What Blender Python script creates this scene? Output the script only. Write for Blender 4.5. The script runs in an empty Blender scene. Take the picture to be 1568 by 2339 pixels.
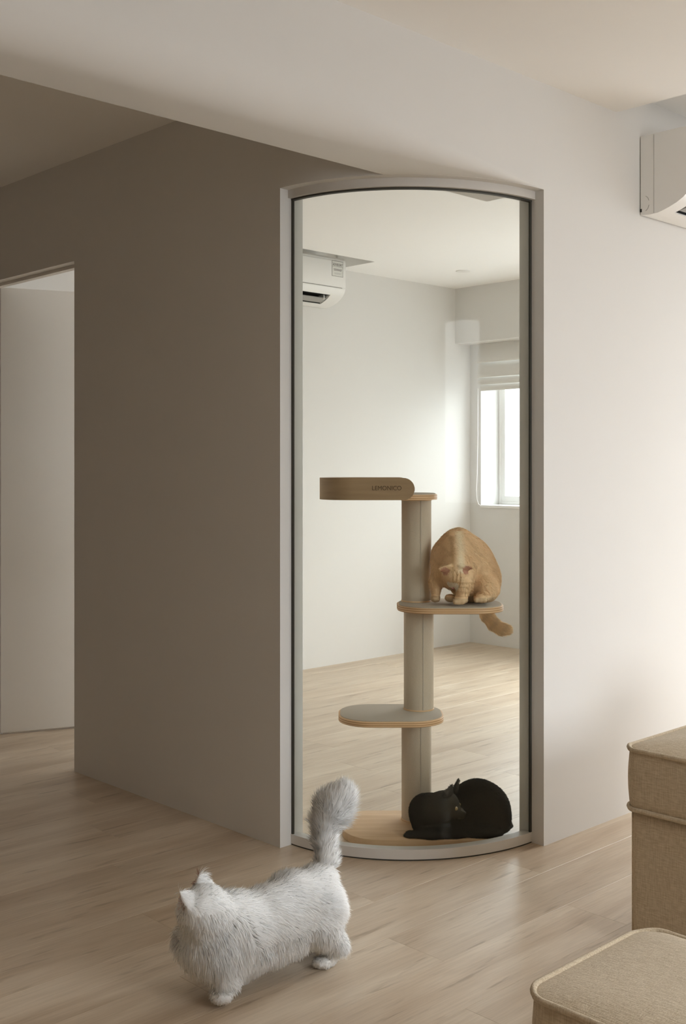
import bpy, bmesh, math, random
import numpy as np
from mathutils import Vector, Matrix

random.seed(7)
rng = np.random.default_rng(7)
S = bpy.context.scene
COL = S.collection

# ------------------------------------------------------------------ camera
# world axes follow the two visible outer walls: x runs along the right wall, y along the left (hall) wall
CAM = np.array([-2.419, -2.218, 1.25])
FWD = np.array([0.6938, 0.7202]); RGT = np.array([0.7202, -0.6938])
FPX, CXP, HOR = 2568.0, 784.0, 1070.0
cd = bpy.data.cameras.new('camera'); cam = bpy.data.objects.new('camera', cd); COL.objects.link(cam)
cd.sensor_fit = 'VERTICAL'; cd.sensor_height = 36.0; cd.lens = 36.0 * FPX / 2339.0
cd.shift_y = -(1169.5 - HOR) / 2339.0
cam.location = CAM
cam.rotation_euler = (math.pi / 2, 0, math.atan2(FWD[1], FWD[0]) - math.pi / 2)
cd.clip_start = 0.05
S.camera = cam

# ------------------------------------------------------------------ daylight
W = bpy.data.worlds.new('overcast'); S.world = W; W.use_nodes = True
wn = W.node_tree; bg = wn.nodes['Background']
# overcast sky: zenith three times as bright as the horizon, dull ground below it
_tc = wn.nodes.new('ShaderNodeTexCoord'); _sx = wn.nodes.new('ShaderNodeSeparateXYZ'); wn.links.new(_tc.outputs['Generated'], _sx.inputs[0])
_rp = wn.nodes.new('ShaderNodeMapRange'); _rp.inputs['To Min'].default_value = 1 / 3; _rp.inputs['To Max'].default_value = 1.0; wn.links.new(_sx.outputs[2], _rp.inputs['Value'])
_gr = wn.nodes.new('ShaderNodeMapRange'); _gr.inputs['From Min'].default_value = -0.12; _gr.inputs['From Max'].default_value = 0.02; _gr.inputs['To Min'].default_value = 0.6; wn.links.new(_sx.outputs[2], _gr.inputs['Value'])
_mu = wn.nodes.new('ShaderNodeMath'); _mu.operation = 'MULTIPLY'; wn.links.new(_rp.outputs[0], _mu.inputs[0]); wn.links.new(_gr.outputs[0], _mu.inputs[1])
_st = wn.nodes.new('ShaderNodeMath'); _st.operation = 'MULTIPLY'; _st.inputs[1].default_value = SKY = 15.0; wn.links.new(_mu.outputs[0], _st.inputs[0]); wn.links.new(_st.outputs[0], bg.inputs[1])
bg.inputs[0].default_value = (0.925, 0.965, 1.0, 1)

def portal(name, x, y0, y1, z0, z1, south=False):
    l = bpy.data.lights.new(name, 'AREA'); l.shape = 'RECTANGLE'; l.size = z1 - z0; l.size_y = y1 - y0
    o = bpy.data.objects.new(name, l); COL.objects.link(o); l.cycles.is_portal = True
    o.location = (x, (y0 + y1) / 2, (z0 + z1) / 2)
    o.rotation_euler = (0, math.radians(90), 0)      # shines towards -x, into the room
    if south: o.location = ((y0 + y1) / 2, x, (z0 + z1) / 2); o.rotation_euler = Vector((0, 1, 0)).to_track_quat('-Z', 'X').to_euler(); l.size, l.size_y = y1 - y0, z1 - z0
    return o
portal('daylight_room_window', 4.24, 1.75, 2.88, 0.98, 2.14)
portal("daylight_added_opening", 4.24, 0.35, 1.58, 0.05, 2.13)  # sky light through the added opening in the cat room
portal('daylight_living_window', 3.62, -1.45, -0.12, 0.06, 2.40)
portal('daylight_added_side_opening', -4.52, -0.9, 1.3, 0.95, 2.38, True)  # sky light through the opening added in the south wall

V = S.view_settings
V.view_transform = 'Standard'; V.look = 'None'; V.gamma = 1.0; V.use_curve_mapping = False
V.exposure = 0.64
C = S.cycles
C.max_bounces = 11; C.diffuse_bounces = 8; C.glossy_bounces = 3; C.transmission_bounces = 5; C.transparent_max_bounces = 16
C.caustics_reflective = False; C.caustics_refractive = False

# ------------------------------------------------------------------ helpers
def lin(r, g, b):
    f = lambda c: (c / 255) / 12.92 if c <= 10 else (((c / 255) + 0.055) / 1.055) ** 2.4
    return (f(r), f(g), f(b), 1)

def at(px, py, Z):
    """point seen at a measured place of the picture at depth Z (metres along the view axis)"""
    d = FWD + RGT * (px - CXP) / FPX
    return CAM + np.array([d[0], d[1], -(py - HOR) / FPX]) * Z

def new_mat(name):
    m = bpy.data.materials.new(name); m.use_nodes = True
    nt = m.node_tree; return m, nt, nt.nodes['Principled BSDF']

def plain(name, col, rough=0.6, spec=0.4, metal=0.0, noise=0.0, nscale=40, bump=0.0, stretch=(1, 1, 1), dist=0.002):
    m, nt, b = new_mat(name); L = nt.links
    b.inputs['Roughness'].default_value = rough; b.inputs['Specular IOR Level'].default_value = spec
    b.inputs['Metallic'].default_value = metal
    tc = nt.nodes.new('ShaderNodeTexCoord'); mp = nt.nodes.new('ShaderNodeMapping'); mp.inputs['Scale'].default_value = stretch
    L.new(tc.outputs['Object'], mp.inputs['Vector'])
    nz = nt.nodes.new('ShaderNodeTexNoise'); nz.inputs['Scale'].default_value = nscale; nz.inputs['Detail'].default_value = 4
    L.new(mp.outputs[0], nz.inputs['Vector'])
    mx = nt.nodes.new('ShaderNodeMix'); mx.data_type = 'RGBA'
    mx.inputs[6].default_value = tuple(c * (1 - noise) for c in col[:3]) + (1,)
    mx.inputs[7].default_value = tuple(min(1, c * (1 + noise)) for c in col[:3]) + (1,)
    L.new(nz.outputs['Fac'], mx.inputs[0]); L.new(mx.outputs[2], b.inputs['Base Color'])
    if bump:
        bp = nt.nodes.new('ShaderNodeBump'); bp.inputs['Strength'].default_value = bump; bp.inputs['Distance'].default_value = dist
        L.new(nz.outputs['Fac'], bp.inputs['Height']); L.new(bp.outputs[0], b.inputs['Normal'])
    return m

def link(name, me, mat, parent=None, smooth=False):
    if mat is not None and not me.materials: me.materials.append(mat)
    if smooth:
        me.polygons.foreach_set('use_smooth', [True] * len(me.polygons))
    o = bpy.data.objects.new(name, me); COL.objects.link(o)
    if parent is not None: o.parent = parent
    return o

def mesh(name, verts, faces, mat, parent=None, smooth=False):
    me = bpy.data.meshes.new(name); me.from_pydata([tuple(v) for v in verts], [], [tuple(f) for f in faces]); me.update()
    return link(name, me, mat, parent, smooth)

BOXF = [(0, 3, 2, 1), (4, 5, 6, 7), (0, 1, 5, 4), (1, 2, 6, 5), (2, 3, 7, 6), (3, 0, 4, 7)]
def boxes(name, lst, mat, parent=None, bevel=0.0):
    v, f = [], []
    for (x0, x1, y0, y1, z0, z1) in lst:
        n = len(v)
        v += [(x0, y0, z0), (x1, y0, z0), (x1, y1, z0), (x0, y1, z0), (x0, y0, z1), (x1, y0, z1), (x1, y1, z1), (x0, y1, z1)]
        f += [tuple(n + i for i in q) for q in BOXF]
    o = mesh(name, v, f, mat, parent)
    if bevel:
        bm = bmesh.new(); bm.from_mesh(o.data)
        bmesh.ops.bevel(bm, geom=list(bm.edges), offset=bevel, segments=3, affect='EDGES', profile=0.5)
        bm.to_mesh(o.data); bm.free()
        o.data.polygons.foreach_set('use_smooth', [True] * len(o.data.polygons))
        o.data.set_sharp_from_angle(angle=math.radians(40))
    return o

def tag(o, label, cat, kind=None, group=None):
    o['label'] = label; o['category'] = cat
    if kind: o['kind'] = kind
    if group: o['group'] = group
    return o

def empty(name, loc, rz=0.0):
    o = bpy.data.objects.new(name, None); COL.objects.link(o); o.location = loc; o.rotation_euler = (0, 0, rz)
    o.empty_display_size = 0.05
    return o

def prism(name, outline, z0, z1, mat, parent=None, bevel=0.0, sharp=50):
    n = len(outline)
    v = [(x, y, z0) for x, y in outline] + [(x, y, z1) for x, y in outline]
    f = [tuple(range(n - 1, -1, -1)), tuple(range(n, 2 * n))] + [(i, (i + 1) % n, n + (i + 1) % n, n + i) for i in range(n)]
    o = mesh(name, v, f, mat, parent, True)
    if bevel:
        bm = bmesh.new(); bm.from_mesh(o.data)
        e = [e for e in bm.edges if abs(e.verts[0].co.z - e.verts[1].co.z) < 1e-6]
        bmesh.ops.bevel(bm, geom=e, offset=bevel, segments=2, affect='EDGES', profile=0.5)
        bm.to_mesh(o.data); bm.free()
        o.data.polygons.foreach_set('use_smooth', [True] * len(o.data.polygons))
    o.data.set_sharp_from_angle(angle=math.radians(sharp))
    return o

def rrect(x0, x1, y0, y1, r, seg=10):
    """counter-clockwise rounded rectangle; r = radius or four radii (x0y0, x1y0, x1y1, x0y1)"""
    rs = (r,) * 4 if not isinstance(r, (tuple, list)) else r
    out = []
    for (cx, cy, sx, sy, a0, rr) in ((x0, y0, 1, 1, 180, rs[0]), (x1, y0, -1, 1, 270, rs[1]), (x1, y1, -1, -1, 0, rs[2]), (x0, y1, 1, -1, 90, rs[3])):
        ox, oy = cx + sx * rr, cy + sy * rr
        for k in range(seg + 1):
            a = math.radians(a0 + 90 * k / seg)
            out.append((ox + rr * math.cos(a), oy + rr * math.sin(a)))
    return out

def tube(name, pts, r, mat, parent=None, closed=False, seg=8, radii=None):
    P = np.array(pts, float); n = len(P)
    v, f = [], []
    for i in range(n):
        a = P[(i - 1) % n] if (closed or i) else P[i]
        b = P[(i + 1) % n] if (closed or i < n - 1) else P[i]
        t = b - a; t /= np.linalg.norm(t)
        ref = np.array([0, 0, 1.0]) if abs(t[2]) < 0.9 else np.array([1.0, 0, 0])
        u = np.cross(t, ref); u /= np.linalg.norm(u); w = np.cross(u, t)
        rr = radii[i] if radii is not None else r
        for k in range(seg):
            an = 2 * math.pi * k / seg
            v.append(P[i] + rr * (math.cos(an) * u + math.sin(an) * w))
    for i in range(n if closed else n - 1):
        j = (i + 1) % n
        for k in range(seg):
            k2 = (k + 1) % seg
            f.append((i * seg + k, j * seg + k, j * seg + k2, i * seg + k2))
    if not closed:
        f.append(tuple(range(seg))); f.append(tuple(range((n - 1) * seg + seg - 1, (n - 1) * seg - 1, -1)))
    o = mesh(name, v, f, mat, parent, True)
    bm = bmesh.new(); bm.from_mesh(o.data); bmesh.ops.recalc_face_normals(bm, faces=bm.faces); bm.to_mesh(o.data); bm.free()
    return o

def lathe(name, prof, mat, parent=None, seg=40, loc=(0, 0, 0)):
    v, f = [], []
    for (r, z) in prof:
        for k in range(seg):
            a = 2 * math.pi * k / seg
            v.append((loc[0] + r * math.cos(a), loc[1] + r * math.sin(a), loc[2] + z))
    for i in range(len(prof) - 1):
        for k in range(seg):
            k2 = (k + 1) % seg
            f.append((i * seg + k, i * seg + k2, (i + 1) * seg + k2, (i + 1) * seg + k))
    f.append(tuple(range(seg - 1, -1, -1))); f.append(tuple(range((len(prof) - 1) * seg, len(prof) * seg)))
    o = mesh(name, v, f, mat, parent, True); o.data.set_sharp_from_angle(angle=math.radians(40))
    return o

def text_mesh(name, body, size, mat, parent, loc, rot, depth=0.0004, width=None, align='CENTER'):
    c = bpy.data.curves.new(name, 'FONT'); c.body = body; c.size = size; c.extrude = depth; c.align_x = align; c.align_y = 'CENTER'
    t = bpy.data.objects.new(name + '_tmp', c); COL.objects.link(t)
    bpy.context.view_layer.update()
    me = bpy.data.meshes.new_from_object(t.evaluated_get(bpy.context.evaluated_depsgraph_get()))
    bpy.data.objects.remove(t); bpy.data.curves.remove(c)
    if width:
        xs = [v.co.x for v in me.vertices]; k = width / (max(xs) - min(xs))
        for v in me.vertices: v.co.x *= k
    me.materials.clear()
    o = link(name, me, mat, parent); o.location = loc; o.rotation_euler = rot
    return o

# ------------------------------------------------------------------ materials
M = {}
M['wall'] = plain('wall_paint', (0.725, 0.715, 0.695, 1), 0.85, 0.2, noise=0.012, nscale=3, bump=0.03)
M['dim_wall'] = plain('dim_bounce_wall', (0.44, 0.37, 0.295, 1), 0.7, 0.3, noise=0.1, nscale=3, stretch=(1, 1, 12))  # unseen walls, coloured dark and warm to dim light bounced onto the hall wall
M['ceil'] = plain('ceiling_paint', (0.88, 0.87, 0.85, 1), 0.9, 0.15, noise=0.01, nscale=3)
M['door'] = plain('door_paint', (0.78, 0.755, 0.715, 1), 0.55, 0.35, noise=0.01, nscale=4)
M['track'] = plain('white_channel', (0.66, 0.64, 0.61, 1), 0.45, 0.4, noise=0.01)
M['seal'] = plain('dark_rubber_seal', (0.06, 0.058, 0.048, 1), 0.6, 0.3)
M['plastic'] = plain('white_plastic', (0.80, 0.79, 0.765, 1), 0.35, 0.45, noise=0.008)
M['grey_plastic'] = plain('grey_plastic', (0.33, 0.32, 0.30, 1), 0.45, 0.4)
M['black'] = plain('black_slot', (0.012, 0.011, 0.009, 1), 0.7, 0.2)
M['paper'] = plain('sticker_paper', (0.74, 0.735, 0.70, 1), 0.6, 0.2)
M['ink'] = plain('grey_ink', (0.16, 0.155, 0.145, 1), 0.7, 0.1)
M['blind'] = plain('blind_fabric', (0.74, 0.725, 0.695, 1), 0.9, 0.1, noise=0.03, nscale=220, bump=0.05)
M['frame'] = plain('window_frame_white', (0.82, 0.815, 0.80, 1), 0.4, 0.4)
M['post'] = plain('post_carpet', lin(196, 182, 163), 0.95, 0.1, noise=0.10, nscale=420, bump=0.35, dist=0.0015)
M['mat'] = plain('grey_felt_mat', lin(186, 177, 164), 0.95, 0.1, noise=0.06, nscale=500, bump=0.25, dist=0.001)
M['base_floor'] = plain('floor_underlay', (0.16, 0.125, 0.09, 1), 0.8, 0.1)
M['metal'] = plain('brushed_metal', (0.55, 0.54, 0.52, 1), 0.35, 0.5, metal=1.0)

def wood_floor():
    m, nt, b = new_mat('oak_floor'); L = nt.links; N = nt.nodes.new
    tc = N('ShaderNodeTexCoord'); oi = N('ShaderNodeObjectInfo')
    off = N('ShaderNodeVectorMath'); off.operation = 'SCALE'
    cmb = N('ShaderNodeCombineXYZ'); cmb.inputs[0].default_value = 17.3; cmb.inputs[1].default_value = 31.7; cmb.inputs[2].default_value = 9.1
    L.new(cmb.outputs[0], off.inputs[0]); L.new(oi.outputs['Random'], off.inputs['Scale'])
    add = N('ShaderNodeVectorMath'); L.new(tc.outputs['Object'], add.inputs[0]); L.new(off.outputs[0], add.inputs[1])
    def noise(scale, sx, sy, det, rough=0.55, distn=0.0):
        mp = N('ShaderNodeMapping'); mp.inputs['Scale'].default_value = (sx, sy, 1); L.new(add.outputs[0], mp.inputs[0])
        n = N('ShaderNodeTexNoise'); n.inputs['Scale'].default_value = scale; n.inputs['Detail'].default_value = det
        n.inputs['Roughness'].default_value = rough; n.inputs['Distortion'].default_value = distn
        L.new(mp.outputs[0], n.inputs[0]); return n
    broad = noise(1.0, 1.3, 9, 4, 0.55, 0.6); fine = noise(1.0, 7, 150, 3); fleck = noise(1.0, 4.2, 40, 3, 0.6)
    r1 = N('ShaderNodeValToRGB'); e = r1.color_ramp.elements
    e[0].position = 0.28; e[0].color = lin(184, 162, 136); e[1].position = 0.72; e[1].color = lin(216, 200, 178)
    L.new(broad.outputs['Fac'], r1.inputs[0])
    mx = N('ShaderNodeMix'); mx.data_type = 'RGBA'; mx.blend_type = 'MULTIPLY'; mx.inputs[0].default_value = 0.32
    r2 = N('ShaderNodeValToRGB'); e = r2.color_ramp.elements
    e[0].position = 0.3; e[0].color = (0.62, 0.58, 0.53, 1); e[1].position = 0.62; e[1].color = (1, 1, 1, 1)
    L.new(fine.outputs['Fac'], r2.inputs[0]); L.new(r1.outputs[0], mx.inputs[6]); L.new(r2.outputs[0], mx.inputs[7])
    mf = N('ShaderNodeMix'); mf.data_type = 'RGBA'; mf.blend_type = 'MULTIPLY'; mf.inputs[0].default_value = 0.55
    r3 = N('ShaderNodeValToRGB'); e = r3.color_ramp.elements
    e[0].position = 0.30; e[0].color = (0.45, 0.38, 0.30, 1); e[1].position = 0.40; e[1].color = (1, 1, 1, 1)
    L.new(fleck.outputs['Fac'], r3.inputs[0]); L.new(mx.outputs[2], mf.inputs[6]); L.new(r3.outputs[0], mf.inputs[7])
    hsv = N('ShaderNodeHueSaturation'); mr = N('ShaderNodeMapRange'); mr.inputs['To Min'].default_value = 0.95; mr.inputs['To Max'].default_value = 1.05
    L.new(oi.outputs['Random'], mr.inputs['Value']); L.new(mr.outputs[0], hsv.inputs['Value']); L.new(mf.outputs[2], hsv.inputs['Color'])
    L.new(hsv.outputs[0], b.inputs['Base Color'])
    b.inputs['Roughness'].default_value = 0.38; b.inputs['Specular IOR Level'].default_value = 1.0
    bp = N('ShaderNodeBump'); bp.inputs['Strength'].default_value = 0.12; bp.inputs['Distance'].default_value = 0.001
    L.new(fine.outputs['Fac'], bp.inputs['Height']); L.new(bp.outputs[0], b.inputs['Normal'])
    return m
M['floor'] = wood_floor()

def wood(name, c0, c1, scale=(2, 22, 22), rough=0.55):
    m, nt, b = new_mat(name); L = nt.links; N = nt.nodes.new
    tc = N('ShaderNodeTexCoord'); mp = N('ShaderNodeMapping'); mp.inputs['Scale'].default_value = scale
    L.new(tc.outputs['Object'], mp.inputs[0])
    n = N('ShaderNodeTexNoise'); n.inputs['Scale'].default_value = 1.5; n.inputs['Detail'].default_value = 5; n.inputs['Distortion'].default_value = 0.5
    L.new(mp.outputs[0], n.inputs[0])
    r = N('ShaderNodeValToRGB'); e = r.color_ramp.elements; e[0].position = 0.3; e[0].color = c0; e[1].position = 0.7; e[1].color = c1
    L.new(n.outputs['Fac'], r.inputs[0]); L.new(r.outputs[0], b.inputs['Base Color'])
    b.inputs['Roughness'].default_value = rough; b.inputs['Specular IOR Level'].default_value = 0.35
    return m
M['birch'] = wood('birch_plywood', lin(206, 172, 134), lin(226, 196, 160))
M['tray'] = wood('brown_bent_plywood', lin(150, 124, 95), lin(166, 139, 108), (3, 3, 40))

def ply_edge():
    m, nt, b = new_mat('plywood_edge'); L = nt.links; N = nt.nodes.new
    tc = N('ShaderNodeTexCoord'); sx = N('ShaderNodeSeparateXYZ'); L.new(tc.outputs['Object'], sx.inputs[0])
    mm = N('ShaderNodeMath'); mm.operation = 'MULTIPLY'; mm.inputs[1].default_value = 900.0; L.new(sx.outputs[2], mm.inputs[0])
    sn = N('ShaderNodeMath'); sn.operation = 'SINE'; L.new(mm.outputs[0], sn.inputs[0])
    r = N('ShaderNodeValToRGB'); e = r.color_ramp.elements
    e[0].position = 0.35; e[0].color = lin(178, 136, 94); e[1].position = 0.6; e[1].color = lin(222, 186, 146)
    mr = N('ShaderNodeMapRange'); mr.inputs['From Min'].default_value = -1; L.new(sn.outputs[0], mr.inputs['Value'])
    L.new(mr.outputs[0], r.inputs[0]); L.new(r.outputs[0], b.inputs['Base Color']); b.inputs['Roughness'].default_value = 0.6
    return m
M['ply'] = ply_edge()

def fabric():
    m, nt, b = new_mat('linen_weave'); L = nt.links; N = nt.nodes.new
    tc = N('ShaderNodeTexCoord')
    def nz(sc, s):
        mp = N('ShaderNodeMapping'); mp.inputs['Scale'].default_value = s; L.new(tc.outputs['Object'], mp.inputs[0])
        n = N('ShaderNodeTexNoise'); n.inputs['Scale'].default_value = sc; n.inputs['Detail'].default_value = 3; L.new(mp.outputs[0], n.inputs[0]); return n
    a = nz(34, (6, 14, 1.0)); c = nz(34, (14, 1.4, 10)); d = nz(7, (1, 1, 1))
    ad = N('ShaderNodeMath'); L.new(a.outputs['Fac'], ad.inputs[0]); L.new(c.outputs['Fac'], ad.inputs[1])
    r = N('ShaderNodeValToRGB'); e = r.color_ramp.elements
    e[0].position = 0.36; e[0].color = lin(182, 165, 139); e[1].position = 0.66; e[1].color = lin(215, 201, 177)
    hv = N('ShaderNodeMath'); hv.operation = 'MULTIPLY'; hv.inputs[1].default_value = 0.5; L.new(ad.outputs[0], hv.inputs[0]); L.new(hv.outputs[0], r.inputs[0])
    L.new(r.outputs[0], b.inputs['Base Color']); b.inputs['Roughness'].default_value = 0.95; b.inputs['Specular IOR Level'].default_value = 0.1
    b.inputs['Sheen Weight'].default_value = 0.15
    bp = N('ShaderNodeBump'); bp.inputs['Strength'].default_value = 0.5; bp.inputs['Distance'].default_value = 0.002
    L.new(ad.outputs[0], bp.inputs['Height'])
    b2 = N('ShaderNodeBump'); b2.inputs['Strength'].default_value = 0.08; b2.inputs['Distance'].default_value = 0.02
    L.new(d.outputs['Fac'], b2.inputs['Height']); L.new(bp.outputs[0], b2.inputs['Normal']); L.new(b2.outputs[0], b.inputs['Normal'])
    return m
M['fabric'] = fabric()
M['white_fabric'] = plain('white_fabric', (0.80, 0.79, 0.77, 1), 0.95, 0.1, noise=0.04, nscale=200, bump=0.2)

def thin_glass(name, tint):
    m = bpy.data.materials.new(name); m.use_nodes = True; nt = m.node_tree; nt.nodes.clear(); N = nt.nodes.new; L = nt.links
    out = N('ShaderNodeOutputMaterial'); mx = N('ShaderNodeMixShader'); tr = N('ShaderNodeBsdfTransparent'); gl = N('ShaderNodeBsdfGlossy')
    tr.inputs[0].default_value = tint; gl.inputs['Roughness'].default_value = 0.0
    lw = N('ShaderNodeLayerWeight'); lw.inputs['Blend'].default_value = 0.5
    p5 = N('ShaderNodeMath'); p5.operation = 'POWER'; p5.inputs[1].default_value = 5.0; L.new(lw.outputs['Facing'], p5.inputs[0])
    fr = N('ShaderNodeMath'); fr.operation = 'MULTIPLY_ADD'; fr.inputs[1].default_value = 0.96; fr.inputs[2].default_value = 0.007; L.new(p5.outputs[0], fr.inputs[0])
    L.new(fr.outputs[0], mx.inputs[0]); L.new(tr.outputs[0], mx.inputs[1]); L.new(gl.outputs[0], mx.inputs[2]); L.new(mx.outputs[0], out.inputs[0])
    return m
M['glass'] = thin_glass('clear_glass', (0.972, 0.985, 0.972, 1))
M['pane'] = thin_glass('window_pane', (0.78, 0.79, 0.79, 1))

# ------------------------------------------------------------------ setting
CZ = 2.525            # ceiling height
TOP = 2.72
AX, BY = 0.641, 0.592  # half-axes of the rounded corner: right wall starts at x = AX, hall wall at y = BY
TH = 0.10
HZ = 2.173            # underside of beam and head of the curved opening
DY0, DY1, DZ = 1.892, 2.71, 2.106   # doorway in the hall wall
RX, RY = 3.86, 2.98   # inner faces of the cat room: window wall, back wall

fl = boxes('floor', [(-3.7, 4.3, -4.5, 3.7, -0.06, -0.009)], M['base_floor'])
tag(fl, 'pale oak plank floor running through living room, hall and cat room', 'floor', 'structure')
pw, plen, gap = 0.198, 1.22, 0.0004
def plank_mesh(length, width):
    me = bpy.data.meshes.new('plank'); bm = bmesh.new(); bmesh.ops.create_cube(bm, size=1.0)
    for v in bm.verts: v.co = Vector((v.co.x * (length - gap), v.co.y * (width - gap), v.co.z * 0.009 - 0.0045))
    top = [e for e in bm.edges if all(v.co.z > -0.001 for v in e.verts)]
    bmesh.ops.bevel(bm, geom=top, offset=0.0004, segments=1, affect='EDGES')
    bm.to_mesh(me); bm.free(); me.materials.append(M['floor']); return me
PM = {}
row = 0; y = -4.5
while y < 3.7:
    x = -3.7 - ((row * 0.437) % 1.0) * plen
    while x < 3.95:
        a, b_ = max(x, -3.7), min(x + plen, 3.95)
        x += plen
        if b_ - a < 0.06: continue
        cx, cy = (a + b_) / 2, y + pw / 2
        if cy > 0.3 and b_ < -1.5: continue
        if cy > 3.2 and a > 0.1: continue
        if cx < -2.9 or cy < -3.6: continue
        key = round(b_ - a, 3)
        if key not in PM: PM[key] = plank_mesh(key, pw)
        o = bpy.data.objects.new('plank', PM[key]); COL.objects.link(o); o.parent = fl; o.location = (cx, cy, 0)
    y += pw; row += 1

# hall wall (faces -x) with doorway, corner head, right wall (faces -y)
tag(boxes('wall_left', [(0, TH, BY, DY0, 0, TOP), (0, TH, DY0, DY1, DZ, TOP), (0, TH, DY1, 3.7, 0, TOP)], M['wall']),
    'shaded plain hall wall with doorway beside the curved glass', 'wall', 'structure')
tag(boxes('wall_right', [(AX, 4.3, 0, TH, 0, TOP)], M['wall']), 'bright white wall under the wall-mounted air conditioner', 'wall', 'structure')
def arc(inset, n=48):
    return [(AX - (AX - inset) * math.cos(math.pi / 2 * k / n), BY - (BY - inset) * math.sin(math.pi / 2 * k / n)) for k in range(n + 1)]
def ring(name, i0, i1, z0, z1, mat, parent=None):
    o, i = arc(i0), arc(i1)
    return prism(name, o + i[::-1], z0, z1, mat, parent)
tag(ring('wall_corner', 0.0, TH, HZ, TOP, M['wall']), 'curved wall head above the rounded glass corner', 'wall', 'structure')
# beam: straight, rounded lower living-room edge that sharpens as it meets the right wall
bv, bf = [], []
xs = list(np.linspace(-1.40, -0.15, 12)) + list(np.linspace(-0.1, AX, 26))
NP = 0
for x in xs:
    t = min(1, max(0, (x + 0.35) / (AX + 0.35))); r = 0.11 * (1 - t) ** 1.2 + 0.004
    pr = [(0.0, TOP)] + [(r - r * math.cos(a), HZ + 0.0008 + r - r * math.sin(a)) for a in np.linspace(0, math.pi / 2, 10)] + [(0.24, HZ + 0.0008), (0.24, TOP)]
    NP = len(pr); bv += [(x, p[0], p[1]) for p in pr]
for i in range(len(xs) - 1):
    for k in range(NP):
        k2 = (k + 1) % NP
        bf.append((i * NP + k, i * NP + k2, (i + 1) * NP + k2, (i + 1) * NP + k))
bf.append(tuple(range(NP))); bf.append(tuple(range(len(xs) * NP - 1, (len(xs) - 1) * NP - 1, -1)))
bo = mesh('ceiling_beam', bv, bf, M['wall'], None, True)
bm = bmesh.new(); bm.from_mesh(bo.data); bmesh.ops.recalc_face_normals(bm, faces=bm.faces); bm.to_mesh(bo.data); bm.free()
bo.data.set_sharp_from_angle(angle=math.radians(50))
tag(bo, 'white ceiling beam with a soft rounded lower edge', 'beam', 'structure')

tag(boxes('wall_back', [(0.0, 4.2, RY, RY + 0.12, 0, TOP)], M['wall']), 'far white wall of the cat room behind the glass', 'wall', 'structure')
WY0, WY1, WZ0, WZ1 = 1.75, 2.88, 0.975, 2.14
BY0, BY1, BZ0, BZ1 = 0.35, 1.58, 0.05, 2.13   # unseen opening added beside the window to brighten the cat room
tag(boxes('wall_window', [(RX, 4.22, TH, BY0, 0, TOP), (RX, 4.22, BY0, BY1, 0, BZ0), (RX, 4.22, BY0, BY1, BZ1, TOP), (RX, 4.22, BY1, WY0, 0, TOP), (RX, 4.22, WY1, RY, 0, TOP), (RX, 4.22, WY0, WY1, 0, WZ0), (RX, 4.22, WY0, WY1, WZ1, TOP),
                          (3.695, RX, TH, RY, 2.137, TOP)], M['wall']), 'window wall of the cat room with a shallow bulkhead', 'wall', 'structure')
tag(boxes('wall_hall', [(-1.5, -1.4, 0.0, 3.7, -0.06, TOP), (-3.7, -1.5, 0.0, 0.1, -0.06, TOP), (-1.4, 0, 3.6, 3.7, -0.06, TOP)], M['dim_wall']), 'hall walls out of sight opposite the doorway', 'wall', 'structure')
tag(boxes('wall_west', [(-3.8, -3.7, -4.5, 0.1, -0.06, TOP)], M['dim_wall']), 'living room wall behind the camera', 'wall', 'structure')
tag(boxes('wall_south', [(-3.7, -0.9, -4.5, -4.4, -0.06, TOP), (1.3, 4.3, -4.5, -4.4, -0.06, TOP), (-0.9, 1.3, -4.5, -4.4, -0.06, 0.95), (-0.9, 1.3, -4.5, -4.4, 2.38, TOP)], M['wall']), 'living room side wall behind the camera', 'wall', 'structure')
LY0, LY1, LZ0, LZ1 = -1.45, -0.12, 0.06, 2.40; EX = 3.5
tag(boxes('wall_east', [(EX, EX + 0.1, -4.5, LY0, -0.06, TOP), (EX, EX + 0.1, LY1, 0, -0.06, TOP), (EX, EX + 0.1, LY0, LY1, -0.06, LZ0), (EX, EX + 0.1, LY0, LY1, LZ1, TOP)], M['wall']),
    'living room window wall outside the frame', 'wall', 'structure')
# ceilings with the two pockets for the air conditioners
P1 = (1.078, 2.15, -0.40, 0.0); P2 = (1.40, 2.536, 2.641, RY)
tag(boxes('ceiling', [(-3.7, EX, -4.4, P1[2], CZ, TOP), (-3.7, P1[0], P1[2], 0.0, CZ, TOP), (P1[1], EX, P1[2], 0.0, CZ, TOP), (P1[0], P1[1], P1[2], 0, 2.612, TOP)], M['ceil']),
    'white living room ceiling with a recess over the air conditioner', 'ceiling', 'structure')
tag(boxes('ceiling_hall', [(-1.4, 0, 0.24, 3.6, CZ, TOP)], M['ceil']), 'shaded hall ceiling behind the beam', 'ceiling', 'structure')
tag(boxes('ceiling_room', [(TH, RX, TH, P2[2], CZ, TOP), (TH, P2[0], P2[2], RY, CZ, TOP), (P2[1], RX, P2[2], RY, CZ, TOP), (P2[0], P2[1], P2[2], RY, 2.66, TOP)], M['ceil']),
    'white cat room ceiling seen through the glass', 'ceiling', 'structure')
tag(boxes('roof_slab', [(-4.0, 4.3, -4.7, 3.8, TOP, TOP + 0.15)], M['wall']), 'concrete slab over the flat', 'slab', 'structure')

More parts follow.
